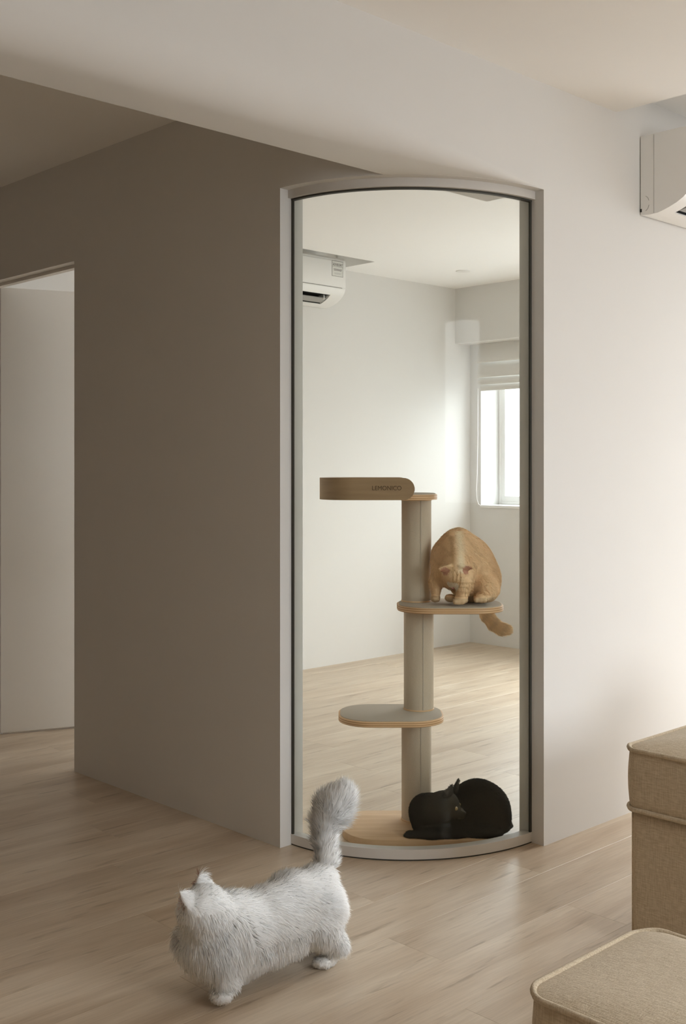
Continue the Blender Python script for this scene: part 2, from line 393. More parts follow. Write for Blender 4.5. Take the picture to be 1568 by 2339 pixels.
# curved glass corner
w1 = empty('window_1', (0.25, 0.25, 0)); tag(w1, 'floor-to-beam curved glass corner with slim white channels', 'glass wall', 'structure')
def child_world(o, p): o.parent = p; o.matrix_parent_inverse = Matrix.Translation(-Vector(p.location)); return o
G0 = 0.047
for o in (ring('bottom_channel', G0, G0 + 0.036, 0.005, 0.036, M['track']), ring('top_channel', G0 - 0.012, G0 + 0.036, 2.146, HZ + 0.002, M['track']),
          ring('shadow_gap_strip', G0 + 0.003, G0 + 0.033, 0.0, 0.006, M['seal']), ring('head_seal', G0 + 0.001, G0 + 0.016, 2.1405, 2.147, M['seal']),  # lowest dark ring stands in for the shadow gap under the channel
          ring('glass', G0 + 0.004, G0 + 0.013, 0.034, 2.1425, M['glass'])): child_world(o, w1)
child_world(boxes('edge_seal', [(G0 + 0.002, G0 + 0.009, BY - 0.008, BY + 0.0005, 0.036, 2.146)], M['seal']), w1)
child_world(boxes('edge_seal', [(AX - 0.008, AX + 0.0005, G0 + 0.002, G0 + 0.009, 0.036, 2.146)], M['seal']), w1)

# room window
w2 = empty('window_2', (4.07, 2.3, WZ0)); tag(w2, 'white framed window partly covered by a roman blind in cat room', 'window', 'structure')
fx0, fx1 = 4.06, 4.12
child_world(boxes('window_frame', [(fx0, fx1, WY1 - 0.022, WY1, WZ0, WZ1), (fx0, fx1, WY0, WY0 + 0.022, WZ0, WZ1), (fx0, fx1, WY0 + 0.022, WY1 - 0.022, WZ0, WZ0 + 0.035), (fx0, fx1, WY0 + 0.022, WY1 - 0.022, WZ1 - 0.03, WZ1)], M['frame'], bevel=0.003), w2)
ym = (WY0 + WY1) / 2
for (a, b_, xo) in ((ym - 0.02, WY1 - 0.022, 0.008), (WY0 + 0.022, ym + 0.02, 0.03)):
    s = boxes('sash', [(fx0 + xo, fx0 + xo + 0.022, b_ - 0.032, b_, WZ0 + 0.035, WZ1 - 0.03), (fx0 + xo, fx0 + xo + 0.022, a, a + 0.032, WZ0 + 0.035, WZ1 - 0.03),
                      (fx0 + xo, fx0 + xo + 0.022, a + 0.032, b_ - 0.032, WZ0 + 0.035, WZ0 + 0.075), (fx0 + xo, fx0 + xo + 0.022, a + 0.032, b_ - 0.032, WZ1 - 0.065, WZ1 - 0.03)], M['frame'])
    child_world(s, w2)
    p = boxes('pane', [(fx0 + xo + 0.009, fx0 + xo + 0.013, a + 0.03, b_ - 0.03, WZ0 + 0.07, WZ1 - 0.06)], M['pane'])
    p.parent = s
child_world(boxes('window_sill', [(RX - 0.012, fx0, WY0, WY1, WZ0 - 0.004, WZ0 + 0.014)], M['frame'], bevel=0.003), w2)

w4 = empty('added_window_4', (4.1, 0.9, BZ0)); tag(w4, 'framed opening added out of sight to brighten the cat room', 'window', 'structure')  # added opening, lets more daylight into the cat room
child_world(boxes('window_frame', [(4.06, 4.12, BY0, BY0 + 0.05, BZ0, BZ1), (4.06, 4.12, BY1 - 0.05, BY1, BZ0, BZ1), (4.06, 4.12, 1.00, 1.04, BZ0, BZ1), (4.06, 4.12, BY0, BY1, BZ0, BZ0 + 0.05), (4.06, 4.12, BY0, BY1, BZ1 - 0.05, BZ1)], M['frame']), w4)

# living room window (outside the picture, it lights the scene)
w3 = empty('window_3', (3.55, -2.0, LZ0)); tag(w3, 'large living room window outside the frame', 'window', 'structure')
child_world(boxes('window_frame', [(EX + 0.02, EX + 0.08, LY0, LY0 + 0.05, LZ0, LZ1), (EX + 0.02, EX + 0.08, LY1 - 0.05, LY1, LZ0, LZ1), (EX + 0.02, EX + 0.08, -0.71, -0.67, LZ0, LZ1), (EX + 0.02, EX + 0.08, LY0, LY1, LZ0, LZ0 + 0.05), (EX + 0.02, EX + 0.08, LY0, LY1, LZ1 - 0.05, LZ1)], M['frame']), w3)

w5 = empty('added_window_5', (0.2, -4.45, 0.95)); tag(w5, 'framed opening added behind the camera to fill the living room with light', 'window', 'structure')  # added opening, fill light for surfaces that face the camera
child_world(boxes('window_frame', [(-0.9, -0.85, -4.48, -4.42, 0.95, 2.38), (1.25, 1.3, -4.48, -4.42, 0.95, 2.38), (0.18, 0.22, -4.48, -4.42, 0.95, 2.38), (-0.9, 1.3, -4.48, -4.42, 0.95, 1.0), (-0.9, 1.3, -4.48, -4.42, 2.33, 2.38)], M['frame']), w5)

# door, standing open into the cat room
d1 = empty('door_1', (0.085, 2.70, 0), math.atan2(-0.361, 0.932)); tag(d1, 'plain white door standing open at the end of the hall', 'door', 'structure')
boxes('door_leaf', [(0, 0.80, -0.005, 0.035, 0.009, 2.10)], M['door'], d1, bevel=0.002)
hd = boxes('door_handle', [(0.73, 0.75, -0.05, -0.005, 0.99, 1.01), (0.62, 0.75, -0.06, -0.045, 0.99, 1.01)], M['metal'], d1, bevel=0.003)
tag(boxes('trim_1', [(0.045, 0.075, DY0, DY1, DZ - 0.013, DZ), (0.045, 0.075, DY0, DY0 + 0.012, 0, DZ - 0.013), (0.02, 0.06, DY1 - 0.012, DY1, 0, DZ - 0.013)], M['door']),
    'thin door stop lining the hall doorway', 'door frame', 'structure')

# ------------------------------------------------------------------ air conditioners
def air_conditioner(name, x0, ywall, z0, label):
    r = empty(name, (x0, ywall, z0)); tag(r, label, 'air conditioner', None, 'wall-mounted air conditioners')
    Lx = 0.80
    # profile: (depth from wall, height above the unit's bottom)
    lower = [(0.004, 0.004), (0.04, 0.0), (0.075, 0.002)]
    slot0, slot1 = (0.098, 0.008), (0.193, 0.056)
    mid = [(0.12, 0.015), (0.15, 0.027), (0.175, 0.041)]
    upper = [(0.207, 0.072), (0.216, 0.092), (0.219, 0.102)]
    top = [(0.219, 0.255), (0.214, 0.275), (0.20, 0.287), (0.17, 0.292), (0.004, 0.292)]
    full = lower + [slot0] + mid + [slot1] + upper + top
    notch = lower + [slot0, (0.098, 0.06), (0.15, 0.085), slot1] + upper + top
    def section(nm, prof, xa, xb, mt, caps=True):
        n = len(prof); v = [(xa, -d, z) for d, z in prof] + [(xb, -d, z) for d, z in prof]
        f = [(i, (i + 1) % n, n + (i + 1) % n, n + i) for i in range(n)]
        if caps: f += [tuple(range(n)), tuple(range(2 * n - 1, n - 1, -1))]
        o = mesh(nm, v, f, mt, r, True)
        b = bmesh.new(); b.from_mesh(o.data); bmesh.ops.recalc_face_normals(b, faces=b.faces); b.to_mesh(o.data); b.free()
        o.data.set_sharp_from_angle(angle=math.radians(32)); return o
    section('end_cap', full, 0, 0.075, M['plastic']); section('end_cap', full, Lx - 0.105, Lx, M['plastic'])
    section('body', notch, 0.075, Lx - 0.105, M['plastic'], False)
    dk = [(0.0985, 0.0085), (0.0985, 0.058), (0.15, 0.083), (0.1925, 0.0565), (0.19, 0.062), (0.15, 0.079), (0.103, 0.055)]
    boxes('outlet', [(0.077, Lx - 0.107, -0.185, -0.1, 0.056, 0.0595)], M['black'], r)
    v = [(0.076, -0.0995, 0.012), (Lx - 0.106, -0.0995, 0.012), (Lx - 0.106, -0.0995, 0.0585), (0.076, -0.0995, 0.0585)]
    mesh('outlet_lining', v, [(0, 1, 2, 3)], M['black'], r)
    # louver blade
    lv = []
    prof = [(0.112, 0.016), (0.14, 0.022), (0.166, 0.036), (0.164, 0.040), (0.138, 0.027), (0.111, 0.021)]
    lo = section('louver', prof, 0.085, Lx - 0.115, M['grey_plastic'])
    boxes('louver_arm', [(Lx - 0.135, Lx - 0.128, -0.165, -0.12, 0.03, 0.058)], M['plastic'], r)
    # front panel, slightly proud, with a dark joint under it
    fp = boxes('front_panel', [(0.004, Lx - 0.004, -0.2225, -0.2165, 0.1045, 0.262)], M['plastic'], r, bevel=0.002)
    boxes('panel_joint', [(0.01, Lx - 0.03, -0.2205, -0.2155, 0.0995, 0.1035)], M['grey_plastic'], r)
    # side seam and knock-out arcs on the end that faces the hall
    boxes('side_seam', [(-0.0006, 0.002, -0.0595, -0.0582, 0.003, 0.288)], M['grey_plastic'], r)
    for a0, a1 in ((20, 80), (-80, -15)):
        pts = [(-0.0004, -(0.022 + 0.017 * math.cos(math.radians(a))), 0.043 + 0.027 * math.sin(math.radians(a))) for a in np.linspace(a0, a1, 9)]
        tube('knockout_arc', pts, 0.0009, M['grey_plastic'], r, seg=5)
    boxes('wall_plate', [(0.006, Lx - 0.006, -0.004, 0.0, 0.012, 0.25)], M['black'], r)
    boxes('clip', [(-0.0008, 0.004, -0.009, -0.003, 0.014, 0.026)], M['black'], r)
    # label on the front panel
    st = boxes('sticker', [(Lx - 0.120, Lx - 0.027, -0.2235, -0.2224, 0.168, 0.262)], M['paper'], r)
    x_, y_ = Lx - 0.120, -0.2239
    boxes('sticker_border', [(x_, x_ + 0.093, y_, y_ + 0.0006, 0.168, 0.1698), (x_, x_ + 0.093, y_, y_ + 0.0006, 0.2602, 0.262), (x_, x_ + 0.0018, y_, y_ + 0.0006, 0.168, 0.262), (x_ + 0.0912, x_ + 0.093, y_, y_ + 0.0006, 0.168, 0.262),
                             (x_, x_ + 0.093, y_, y_ + 0.0006, 0.2475, 0.2487), (x_, x_ + 0.093, y_, y_ + 0.0006, 0.2275, 0.2287)], M['ink'], st)
    text_mesh('lettering', 'ADVISORY', 0.019, M['ink'], st, (x_ + 0.0465, y_, 0.2382), (math.pi / 2, 0, 0), width=0.082)
    boxes('print_lines', [(x_ + 0.014, x_ + 0.084, y_, y_ + 0.0006, 0.2105, 0.2135), (x_ + 0.016, x_ + 0.080, y_, y_ + 0.0006, 0.2035, 0.2065), (x_ + 0.02, x_ + 0.08, y_, y_ + 0.0006, 0.188, 0.1888), (x_ + 0.02, x_ + 0.07, y_, y_ + 0.0006, 0.183, 0.1838)], M['ink'], st)
    return r
air_conditioner('air_conditioner', 1.232, 0.0, 2.176, 'white air conditioner on the bright outer wall, cut by the frame edge')
air_conditioner('air_conditioner', 1.60, RY, 2.255, 'white air conditioner with advisory sticker seen through the curved glass')

# ------------------------------------------------------------------ small fittings
dl = empty('ceiling_downlight', (3.176, 2.473, CZ)); tag(dl, 'small round recessed downlight in the cat room ceiling', 'downlight')
lathe('trim_ring', [(0.036, -0.004), (0.044, -0.004), (0.047, 0.0), (0.036, 0.0)], M['plastic'], dl)
lathe('lens', [(0.0, -0.002), (0.0355, -0.002), (0.0355, 0.0), (0.0, 0.0)][1:3], M['paper'], dl)

bl = empty('roman_blind', (3.85, 2.31, 1.80)); tag(bl, 'pale roman blind half raised over the cat room window', 'blind')
def fold(y0, y1, z0, z1, d0, d1):
    xs_ = 0.004
    pr = [(xs_, z1), (xs_ - 0.004, z1), (-d0, (z0 + z1) / 2 + 0.02), (-d1, z0 + 0.012), (-d1 + 0.004, z0), (-d1 + 0.010, z0 + 0.004), (-d0 + 0.006, (z0 + z1) / 2 + 0.01)]
    n = len(pr); yy = (y0, y1)
    v = [(p[0], y0, p[1]) for p in pr] + [(p[0], y1, p[1]) for p in pr]
    f = [(i, (i + 1) % n, n + (i + 1) % n, n + i) for i in range(n)] + [tuple(range(n)), tuple(range(2 * n - 1, n - 1, -1))]
    o = mesh('fold', v, f, M['blind'], bl, True)
    b = bmesh.new(); b.from_mesh(o.data); bmesh.ops.recalc_face_normals(b, faces=b.faces); b.to_mesh(o.data); b.free()
    o.data.set_sharp_from_angle(angle=math.radians(60))
for (e, z0, z1, d0, d1) in ((0.0, 0.200, 0.346, 0.012, 0.034), (0.003, 0.095, 0.205, 0.018, 0.034), (0.006, 0.044, 0.100, 0.020, 0.030), (0.022, 0.0, 0.050, 0.014, 0.022)):
    fold(-0.56 + e, 0.575 - e, z0, z1, d0, d1)
boxes('head_rail', [(0.0, 0.0095, -0.55, 0.57, 0.30, 0.337)], M['frame'], bl)
tube('cord', [(-0.022, 0.572, 0.02), (-0.022, 0.573, -0.3), (-0.022, 0.578, -0.58), (-0.022, 0.586, -0.70), (-0.022, 0.582, -0.77), (-0.022, 0.565, -0.805), (-0.022, 0.545, -0.815)], 0.003, M['frame'], bl)

# ------------------------------------------------------------------ cat tree
TR = math.atan2(RGT[1], RGT[0])
ct = empty('cat_tree', (0.489, 0.431, 0.0), TR); tag(ct, 'tall cat tree with carpeted post, two plywood shelves and top tray', 'cat tree')
o = prism('base_board', rrect(-0.258, 0.250, -0.222, 0.10, (0.13, 0.02, 0.02, 0.10)), 0.0, 0.026, M['birch'], ct, bevel=0.002)
SH1, SH2, SH3 = 0.409, 0.785, 1.162
def post(nm, x, z0, z1):
    p = lathe(nm, [(0.0505, z0), (0.052, z0 + 0.003), (0.052, z1 - 0.003), (0.0505, z1)], M['post'], ct, 48, (x, 0, 0))
    boxes('seam', [(-0.001 + x + 0.012, 0.001 + x + 0.012, -0.0522, -0.048, z0 + 0.006, z1 - 0.006)], M['mat'], p)
    for z in (z0, z1 - 0.006): lathe('collar', [(0.0528, z), (0.0535, z + 0.001), (0.0535, z + 0.005), (0.0528, z + 0.006)], M['birch'], p, 48, (x, 0, 0))
post('post', 0.0, 0.026, SH1 - 0.020); post('post', 0.008, SH1 + 0.001, SH2 - 0.020); post('post', 0.0, SH2 + 0.001, SH3 - 0.018)
def shelf(x0, x1, y0, y1, ztop, r):
    s = prism('shelf', rrect(x0, x1, y0, y1, r), ztop - 0.020, ztop - 0.001, M['ply'], ct, bevel=0.002)
    prism('shelf_mat', rrect(x0 + 0.006, x1 - 0.006, y0 + 0.006, y1 - 0.006, r - 0.006), ztop - 0.001, ztop + 0.002, M['mat'], s, bevel=0.0008)
shelf(-0.272, 0.088, -0.195, 0.085, SH1, 0.115)
shelf(-0.070, 0.292, -0.190, 0.085, SH2, 0.115)
top = prism('top_board', rrect(-0.325, 0.066, -0.178, 0.075, 0.10), SH3 - 0.018, SH3, M['ply'], ct, bevel=0.0015)
prism('shelf_mat', rrect(-0.318, 0.060, -0.171, 0.068, 0.09), SH3, SH3 + 0.003, M['mat'], top)
# bent tray wall
tz0, tz1, yF, yB, xE, rE = 1.1445, 1.2185, -0.190, 0.087, -0.018, 0.037
path = [(x, yF) for x in np.concatenate([xE - rE * (1 - np.cos(np.linspace(0, math.pi / 2, 9))), np.linspace(xE - rE - 0.02, -0.215, 8)])]
cy, ry, rx = (yF + yB) / 2, (yB - yF) / 2, 0.122
for a in np.linspace(0, math.pi, 33)[1:-1]:
    path.append((-0.215 - rx * math.sin(a) ** 0.9, cy - ry * math.cos(a)))
path += [(x, yB) for (x, yy) in path[:17][::-1]]
P = np.array(path); n = len(P); tv, tf = [], []
for i in range(n):
    t = P[min(i + 1, n - 1)] - P[max(i - 1, 0)]; t /= max(1e-9, np.linalg.norm(t)); nr = np.array([-t[1], t[0]])
    xr = P[i][0] - (xE - rE); zm, hh = (tz0 + tz1) / 2, (tz1 - tz0) / 2
    h_ = hh * math.sqrt(max(0.02, 1 - (xr / rE) ** 2)) if xr > 0 else hh
    for sgn in (0, 1):
        q = P[i] - nr * 0.009 * sgn
        tv += [(q[0], q[1], zm - h_), (q[0], q[1], zm + h_)]
for i in range(n - 1):
    a, b_ = i * 4, (i + 1) * 4
    tf += [(a, b_, b_ + 1, a + 1), (a + 2, a + 3, b_ + 3, b_ + 2), (a + 1, b_ + 1, b_ + 3, a + 3), (a, a + 2, b_ + 2, b_)]
tf += [(0, 1, 3, 2), ((n - 1) * 4, (n - 1) * 4 + 2, (n - 1) * 4 + 3, (n - 1) * 4 + 1)]
tw = mesh('tray_wall', tv, tf, M['tray'], ct, True)
bm = bmesh.new(); bm.from_mesh(tw.data); bmesh.ops.recalc_face_normals(bm, faces=bm.faces); bm.to_mesh(tw.data); bm.free()
tw.data.set_sharp_from_angle(angle=math.radians(50))
M['brand'] = plain('stamped_ink', lin(96, 76, 56), 0.7, 0.2)
text_mesh('lettering', 'LEMONICO', 0.021, M['brand'], tw, (-0.111, yF - 0.0004, 1.184), (math.pi / 2, 0, 0), width=0.097)

# ------------------------------------------------------------------ sofa and ottoman
def cushion(name, x0, x1, y0, y1, z0, z1, r, bulge, mat, parent=None, belly=0.006, pipe=None, rows=('top', 'bottom')):
    cx, cy = (x0 + x1) / 2, (y0 + y1) / 2
    rings = []
    def add(outl, z): rings.append([(x, y, z) for x, y in outl])
    base = rrect(x0, x1, y0, y1, r, 8); m = len(base)
    def sc(s, inset=0.0): 
        hx, hy = (x1 - x0) / 2, (y1 - y0) / 2
        return [(cx + (x - cx) * s, cy + (y - cy) * s) for x, y in base]
    for s in (0.3, 0.6, 0.85, 0.96): add(sc(s), z0 - bulge * 0.15 * (1 - s ** 3))
    H = z1 - z0
    for t in np.linspace(0, 1, 9):
        k = belly * math.sin(math.pi * t)
        sx = 1 + k / ((x1 - x0) / 2); sy = 1 + k / ((y1 - y0) / 2)
        add([(cx + (x - cx) * sx, cy + (y - cy) * sy) for x, y in base], z0 + H * t)
    for s in (0.985, 0.96, 0.92, 0.85, 0.75, 0.62, 0.45, 0.28, 0.12): add(sc(s), z1 + bulge * (1 - s ** 3.2) ** 0.8)
    v = [p for rg in rings for p in rg]; f = []
    for i in range(len(rings) - 1):
        for k in range(m):
            k2 = (k + 1) % m; f.append((i * m + k, i * m + k2, (i + 1) * m + k2, (i + 1) * m + k))
    f.append(tuple(range(m - 1, -1, -1))); f.append(tuple(range((len(rings) - 1) * m, len(rings) * m)))
    o = mesh(name, v, f, mat, parent, True)
    if pipe:
        for rw in rows:
            zz = z1 if rw == 'top' else z0
            tube('piping', [(cx + (x - cx) * 1.004, cy + (y - cy) * 1.004, zz + 0.0015 * math.sin(7 * i)) for i, (x, y) in enumerate(rrect(x0, x1, y0, y1, r, 8))], pipe, mat, o, True, 8)
    return o
sf = empty('sofa', (0.62, -1.1, 0)); tag(sf, 'beige linen sofa with thick piped seat cushion beside the white wall', 'sofa')
def rel(o, p):
    o.matrix_parent_inverse = Matrix.Translation(-Vector(p.location)); return o
SX0, SY1 = 0.158, -0.604
b0 = rel(cushion('sofa_base', SX0 + 0.010, 1.05, -1.62, SY1 - 0.010, 0.02, 0.362, 0.03, 0.002, M['fabric'], sf, belly=0.002), sf)
tube('piping', [(SX0 + 0.0185, SY1 - 0.0185, z) for z in np.linspace(0.03, 0.355, 8)], 0.004, M['fabric'], b0)
rel(cushion('seat_cushion', SX0, 0.98, -1.60, SY1, 0.362, 0.517, 0.045, 0.045, M['fabric'], sf, belly=0.004, pipe=0.0065), sf)
rel(cushion('backrest', 0.90, 1.10, -1.62, SY1 - 0.02, 0.30, 0.66, 0.06, 0.02, M['fabric'], sf, pipe=0.006, rows=('top',)), sf)
for (fx, fy) in ((0.24, -0.70), (0.98, -0.70), (0.24, -1.54), (0.98, -1.54)):
    lathe('foot', [(0.02, 0.0), (0.022, 0.022)], M['seal'], sf, 16, (fx - 0.62, fy + 1.1, 0))
ot = empty('ottoman', (-0.67, -1.42, 0)); tag(ot, 'beige linen ottoman with piped rim in front of the sofa', 'ottoman')
rel(cushion('ottoman_body', -0.868, -0.468, -1.84, -1.047, 0.012, 0.355, 0.055, 0.022, M['fabric'], ot, belly=0.006, pipe=0.006, rows=('top',)), ot)
for (fx, fy) in ((-0.80, -1.11), (-0.53, -1.11), (-0.80, -1.77), (-0.53, -1.77)):
    lathe('foot', [(0.016, 0.0), (0.018, 0.014)], M['seal'], ot, 16, (fx + 0.67, fy + 1.42, 0))

# ------------------------------------------------------------------ cats
def sdf_grid(prims, h, pad=0.02):
    lo, hi = np.full(3, 1e9), np.full(3, -1e9)
    for p in prims:
        if p[0] == 'cap': pts = [(p[1], p[3]), (p[2], p[4])]
        else: pts = [(p[1], max(p[2]))]
        for c, r in pts: lo = np.minimum(lo, c - r); hi = np.maximum(hi, c + r)
    lo -= pad; hi += pad
    n = np.ceil((hi - lo) / h).astype(int) + 1
    g = np.stack(np.meshgrid(*[lo[i] + h * np.arange(n[i]) for i in range(3)], indexing='ij'), -1).astype(np.float32)
    f = None
    for p in prims:
        if p[0] == 'cap':          # tapered capsule
            a, b_, ra, rb, k = p[1], p[2], p[3], p[4], p[5]
            ab = b_ - a; t = np.clip(((g - a) @ ab) / max(1e-9, ab @ ab), 0, 1)
            d = np.linalg.norm(g - (a + t[..., None] * ab), axis=-1) - (ra + (rb - ra) * t)
        elif p[0] == 'ell':        # oriented ellipsoid: centre, radii, k, axes(rows)
            c, rad, k, ax = np.array(p[1]), np.array(p[2]), p[3], p[4]
            q = (g - c) @ ax.T
            k0 = np.linalg.norm(q / rad, axis=-1); k1 = np.linalg.norm(q / (rad * rad), axis=-1)
            d = k0 * (k0 - 1) / np.maximum(k1, 1e-6)
        if f is None: f = d
        else:
            hh = np.clip(0.5 + 0.5 * (f - d) / k, 0, 1)
            f = f * (1 - hh) + d * hh - k * hh * (1 - hh)
    return f, lo, h

def surface_net(f, lo, h):
    s = f < 0
    nx, ny, nz = f.shape
    acc = np.zeros((nx - 1, ny - 1, nz - 1, 3)); cnt = np.zeros((nx - 1, ny - 1, nz - 1))
    corners = [(i, j, k) for i in (0, 1) for j in (0, 1) for k in (0, 1)]
    sl = lambda c: tuple(slice(c[a], f.shape[a] - 1 + c[a]) for a in range(3))
    for c0 in corners:
        for ax in range(3):
            if c0[ax]: continue
            c1 = list(c0); c1[ax] = 1
            f0, f1 = f[sl(c0)], f[sl(c1)]
            m = (f0 < 0) != (f1 < 0)
            t = np.where(m, f0 / np.where(m, f0 - f1, 1), 0)
            for a in range(3):
                acc[..., a] += np.where(m, c0[a] + (t if a == ax else 0), 0)
            cnt += m
    act = cnt > 0
    idx = -np.ones(cnt.shape, int); idx[act] = np.arange(act.sum())
    cell = np.argwhere(act)
    verts = lo + h * (cell + acc[act] / cnt[act][:, None])
    faces = []
    for ax in range(3):
        b_, c = (ax + 1) % 3, (ax + 2) % 3
        s0 = np.take(s, range(0, f.shape[ax] - 1), ax); s1 = np.take(s, range(1, f.shape[ax]), ax)
        e = np.argwhere(s0 != s1); e = e[(e[:, b_] > 0) & (e[:, c] > 0) & (e[:, b_] < f.shape[b_] - 1) & (e[:, c] < f.shape[c] - 1)]
        def at_(db, dc):
            q = e.copy(); q[:, b_] -= db; q[:, c] -= dc
            return idx[q[:, 0], q[:, 1], q[:, 2]]
        quad = np.stack([at_(1, 1), at_(0, 1), at_(0, 0), at_(1, 0)], 1)
        flip = ~s0[e[:, 0], e[:, 1], e[:, 2]]
        quad[flip] = quad[flip][:, ::-1]
        faces.append(quad)
    return verts, np.concatenate(faces)

def axes(fwd, up=(0, 0, 1)):
    f = np.array(fwd, float); f /= np.linalg.norm(f); u = np.array(up, float)
    s = np.cross(f, u); s /= np.linalg.norm(s); u = np.cross(s, f)
    return np.stack([f, s, u])          # rows: forward, right side, up
I3 = np.eye(3)
VIEW = np.stack([np.append(RGT, 0), np.append(FWD, 0), [0, 0, 1.0]])   # rows: picture right, away from the viewer, up

def fur_mat(name, rough=0.8, trans=0.35):
    m = bpy.data.materials.new(name); m.use_nodes = True; nt = m.node_tree; nt.nodes.clear(); N = nt.nodes.new; L = nt.links
    out = N('ShaderNodeOutputMaterial'); at_ = N('ShaderNodeAttribute'); at_.attribute_name = 'coat'
    nz = N('ShaderNodeTexNoise'); nz.inputs['Scale'].default_value = 90
    mx = N('ShaderNodeMix'); mx.data_type = 'RGBA'; mx.blend_type = 'MULTIPLY'; mx.inputs[0].default_value = 0.15
    L.new(at_.outputs['Color'], mx.inputs[6]); L.new(nz.outputs['Color'], mx.inputs[7])
    df = N('ShaderNodeBsdfDiffuse'); tl = N('ShaderNodeBsdfTranslucent'); ms = N('ShaderNodeMixShader'); ms.inputs[0].default_value = trans
    L.new(at_.outputs['Color'], df.inputs[0]); L.new(at_.outputs['Color'] if trans < 0.24 else mx.outputs[2], tl.inputs[0]); L.new(df.outputs[0], ms.inputs[1]); L.new(tl.outputs[0], ms.inputs[2])
    L.new(ms.outputs[0], out.inputs[0])
    return m

def wobble(p, s, seed):
    r = np.random.default_rng(seed); out = np.zeros((len(p), 3))
    for _ in range(6):
        k = r.normal(size=(3, 3)) * s; ph = r.uniform(0, 6.28, 3)
        out += np.sin(p @ k.T + ph)
    return out / 6

def build_cat(name, label, prims, h, base, coat, skin_mat, fur_m, n_fur, length, flow, width=0.0009, seed=1, rest=lambda p: np.full(p.shape[:-1], -9.0), lay=0.6, grav=0.2, wob=0.3, wobs=45):
    f, lo, hh = sdf_grid(prims, h)
    gz = np.stack(np.meshgrid(*[lo[i] + hh * np.arange(f.shape[i]) for i in range(3)], indexing='ij'), -1)
    f = np.maximum(f, rest(gz) + 0.0012 - gz[..., 2]); v, q = surface_net(f, lo, hh)
    base = np.array(base)
    me = bpy.data.meshes.new(name); me.from_pydata((v - base).tolist(), [], q.tolist()); me.update()
    me.polygons.foreach_set('use_smooth', [True] * len(me.polygons))
    nrm = np.zeros(len(v) * 3, np.float32); me.vertices.foreach_get('normal', nrm); nrm = nrm.reshape(-1, 3)
    ca = me.color_attributes.new('coat', 'FLOAT_COLOR', 'POINT')
    ca.data.foreach_set('color', np.concatenate([coat(v, nrm), np.ones((len(v), 1))], 1).astype(np.float32).ravel())
    body = link(name, me, skin_mat); body.location = base; tag(body, label, 'cat', None, 'cats at home')
    # fur
    r = np.random.default_rng(seed)
    tri = np.concatenate([q[:, [0, 1, 2]], q[:, [0, 2, 3]]])
    A, B, Cc = v[tri[:, 0]], v[tri[:, 1]], v[tri[:, 2]]
    area = np.linalg.norm(np.cross(B - A, Cc - A), axis=1); pick = r.choice(len(tri), n_fur, p=area / area.sum())
    u, w_ = r.random(n_fur), r.random(n_fur); sw = u + w_ > 1; u[sw], w_[sw] = 1 - u[sw], 1 - w_[sw]
    p = A[pick] + u[:, None] * (B - A)[pick] + w_[:, None] * (Cc - A)[pick]
    nn = nrm[tri[pick, 0]] * (1 - u - w_)[:, None] + nrm[tri[pick, 1]] * u[:, None] + nrm[tri[pick, 2]] * w_[:, None]
    nn /= np.linalg.norm(nn, axis=1)[:, None]
    Ln = length(p, nn) * r.uniform(0.65, 1.15, n_fur)
    fl_ = flow(p, nn); fl_ = fl_ - nn * (fl_ * nn).sum(1)[:, None]; ll = np.linalg.norm(fl_, axis=1)[:, None]; fl_ = fl_ / np.maximum(ll, 0.15)
    d = nn * (1 - lay) + fl_ * lay + wob * wobble(p, wobs, seed + 5) + r.normal(size=(n_fur, 3)) * 0.13
    d /= np.linalg.norm(d, axis=1)[:, None]
    inn = (d * nn).sum(1); d = np.where((inn < 0.12)[:, None], d + nn * (0.12 - inn)[:, None], d); d /= np.linalg.norm(d, axis=1)[:, None]
    d2 = d + fl_ * 0.35 + np.array([0, 0, -1.0]) * grav; d2 /= np.linalg.norm(d2, axis=1)[:, None]
    p0 = p - nn * 0.001; p1 = p + d * (Ln * 0.5)[:, None]; p2 = p1 + d2 * (Ln * 0.5)[:, None]
    # stay above the ground the animal rests on
    for pp in (p0, p1, p2): pp[:, 2] = np.maximum(pp[:, 2], rest(pp) + 0.0018)
    side = np.cross(nn + 0.45 * r.normal(size=(n_fur, 3)), d); side /= np.maximum(1e-6, np.linalg.norm(side, axis=1))[:, None]
    wd = (width * r.uniform(0.7, 1.2, n_fur))[:, None]
    V5 = np.stack([p0 - side * wd, p0 + side * wd, p1 - side * wd * 0.75, p1 + side * wd * 0.75, p2], 1).reshape(-1, 3) - base
    i5 = np.arange(n_fur) * 5
    gn = np.cross(2 * side, d); fl2 = ((gn * nn).sum(1) < 0)
    nq = np.stack([i5, i5 + 1, i5 + 3, i5 + 2], 1); nt_ = np.stack([i5 + 2, i5 + 3, i5 + 4], 1)
    nq[fl2] = nq[fl2][:, ::-1]; nt_[fl2] = nt_[fl2][:, ::-1]
    fm = bpy.data.meshes.new('fur'); fm.vertices.add(n_fur * 5); fm.vertices.foreach_set('co', V5.astype(np.float32).ravel())
    loops = np.concatenate([nq.ravel(), nt_.ravel()]); fm.loops.add(len(loops)); fm.loops.foreach_set('vertex_index', loops.astype(np.int32))
    fm.polygons.add(n_fur * 2); fm.polygons.foreach_set('loop_start', np.concatenate([np.arange(n_fur) * 4, n_fur * 4 + np.arange(n_fur) * 3]).astype(np.int32))
    fm.update(calc_edges=True); fm.polygons.foreach_set('use_smooth', [True] * (n_fur * 2))
    jit = r.normal(size=(n_fur, 3)) * 0.15; cn = nn + jit + d * 0.15; cn /= np.linalg.norm(cn, axis=1)[:, None]
    fm.normals_split_custom_set_from_vertices(np.repeat(cn, 5, 0).tolist())
    c = coat(p, nn) * r.uniform(0.9, 1.08, (n_fur, 1)); c = np.clip(np.repeat(c, 5, 0), 0, 1)
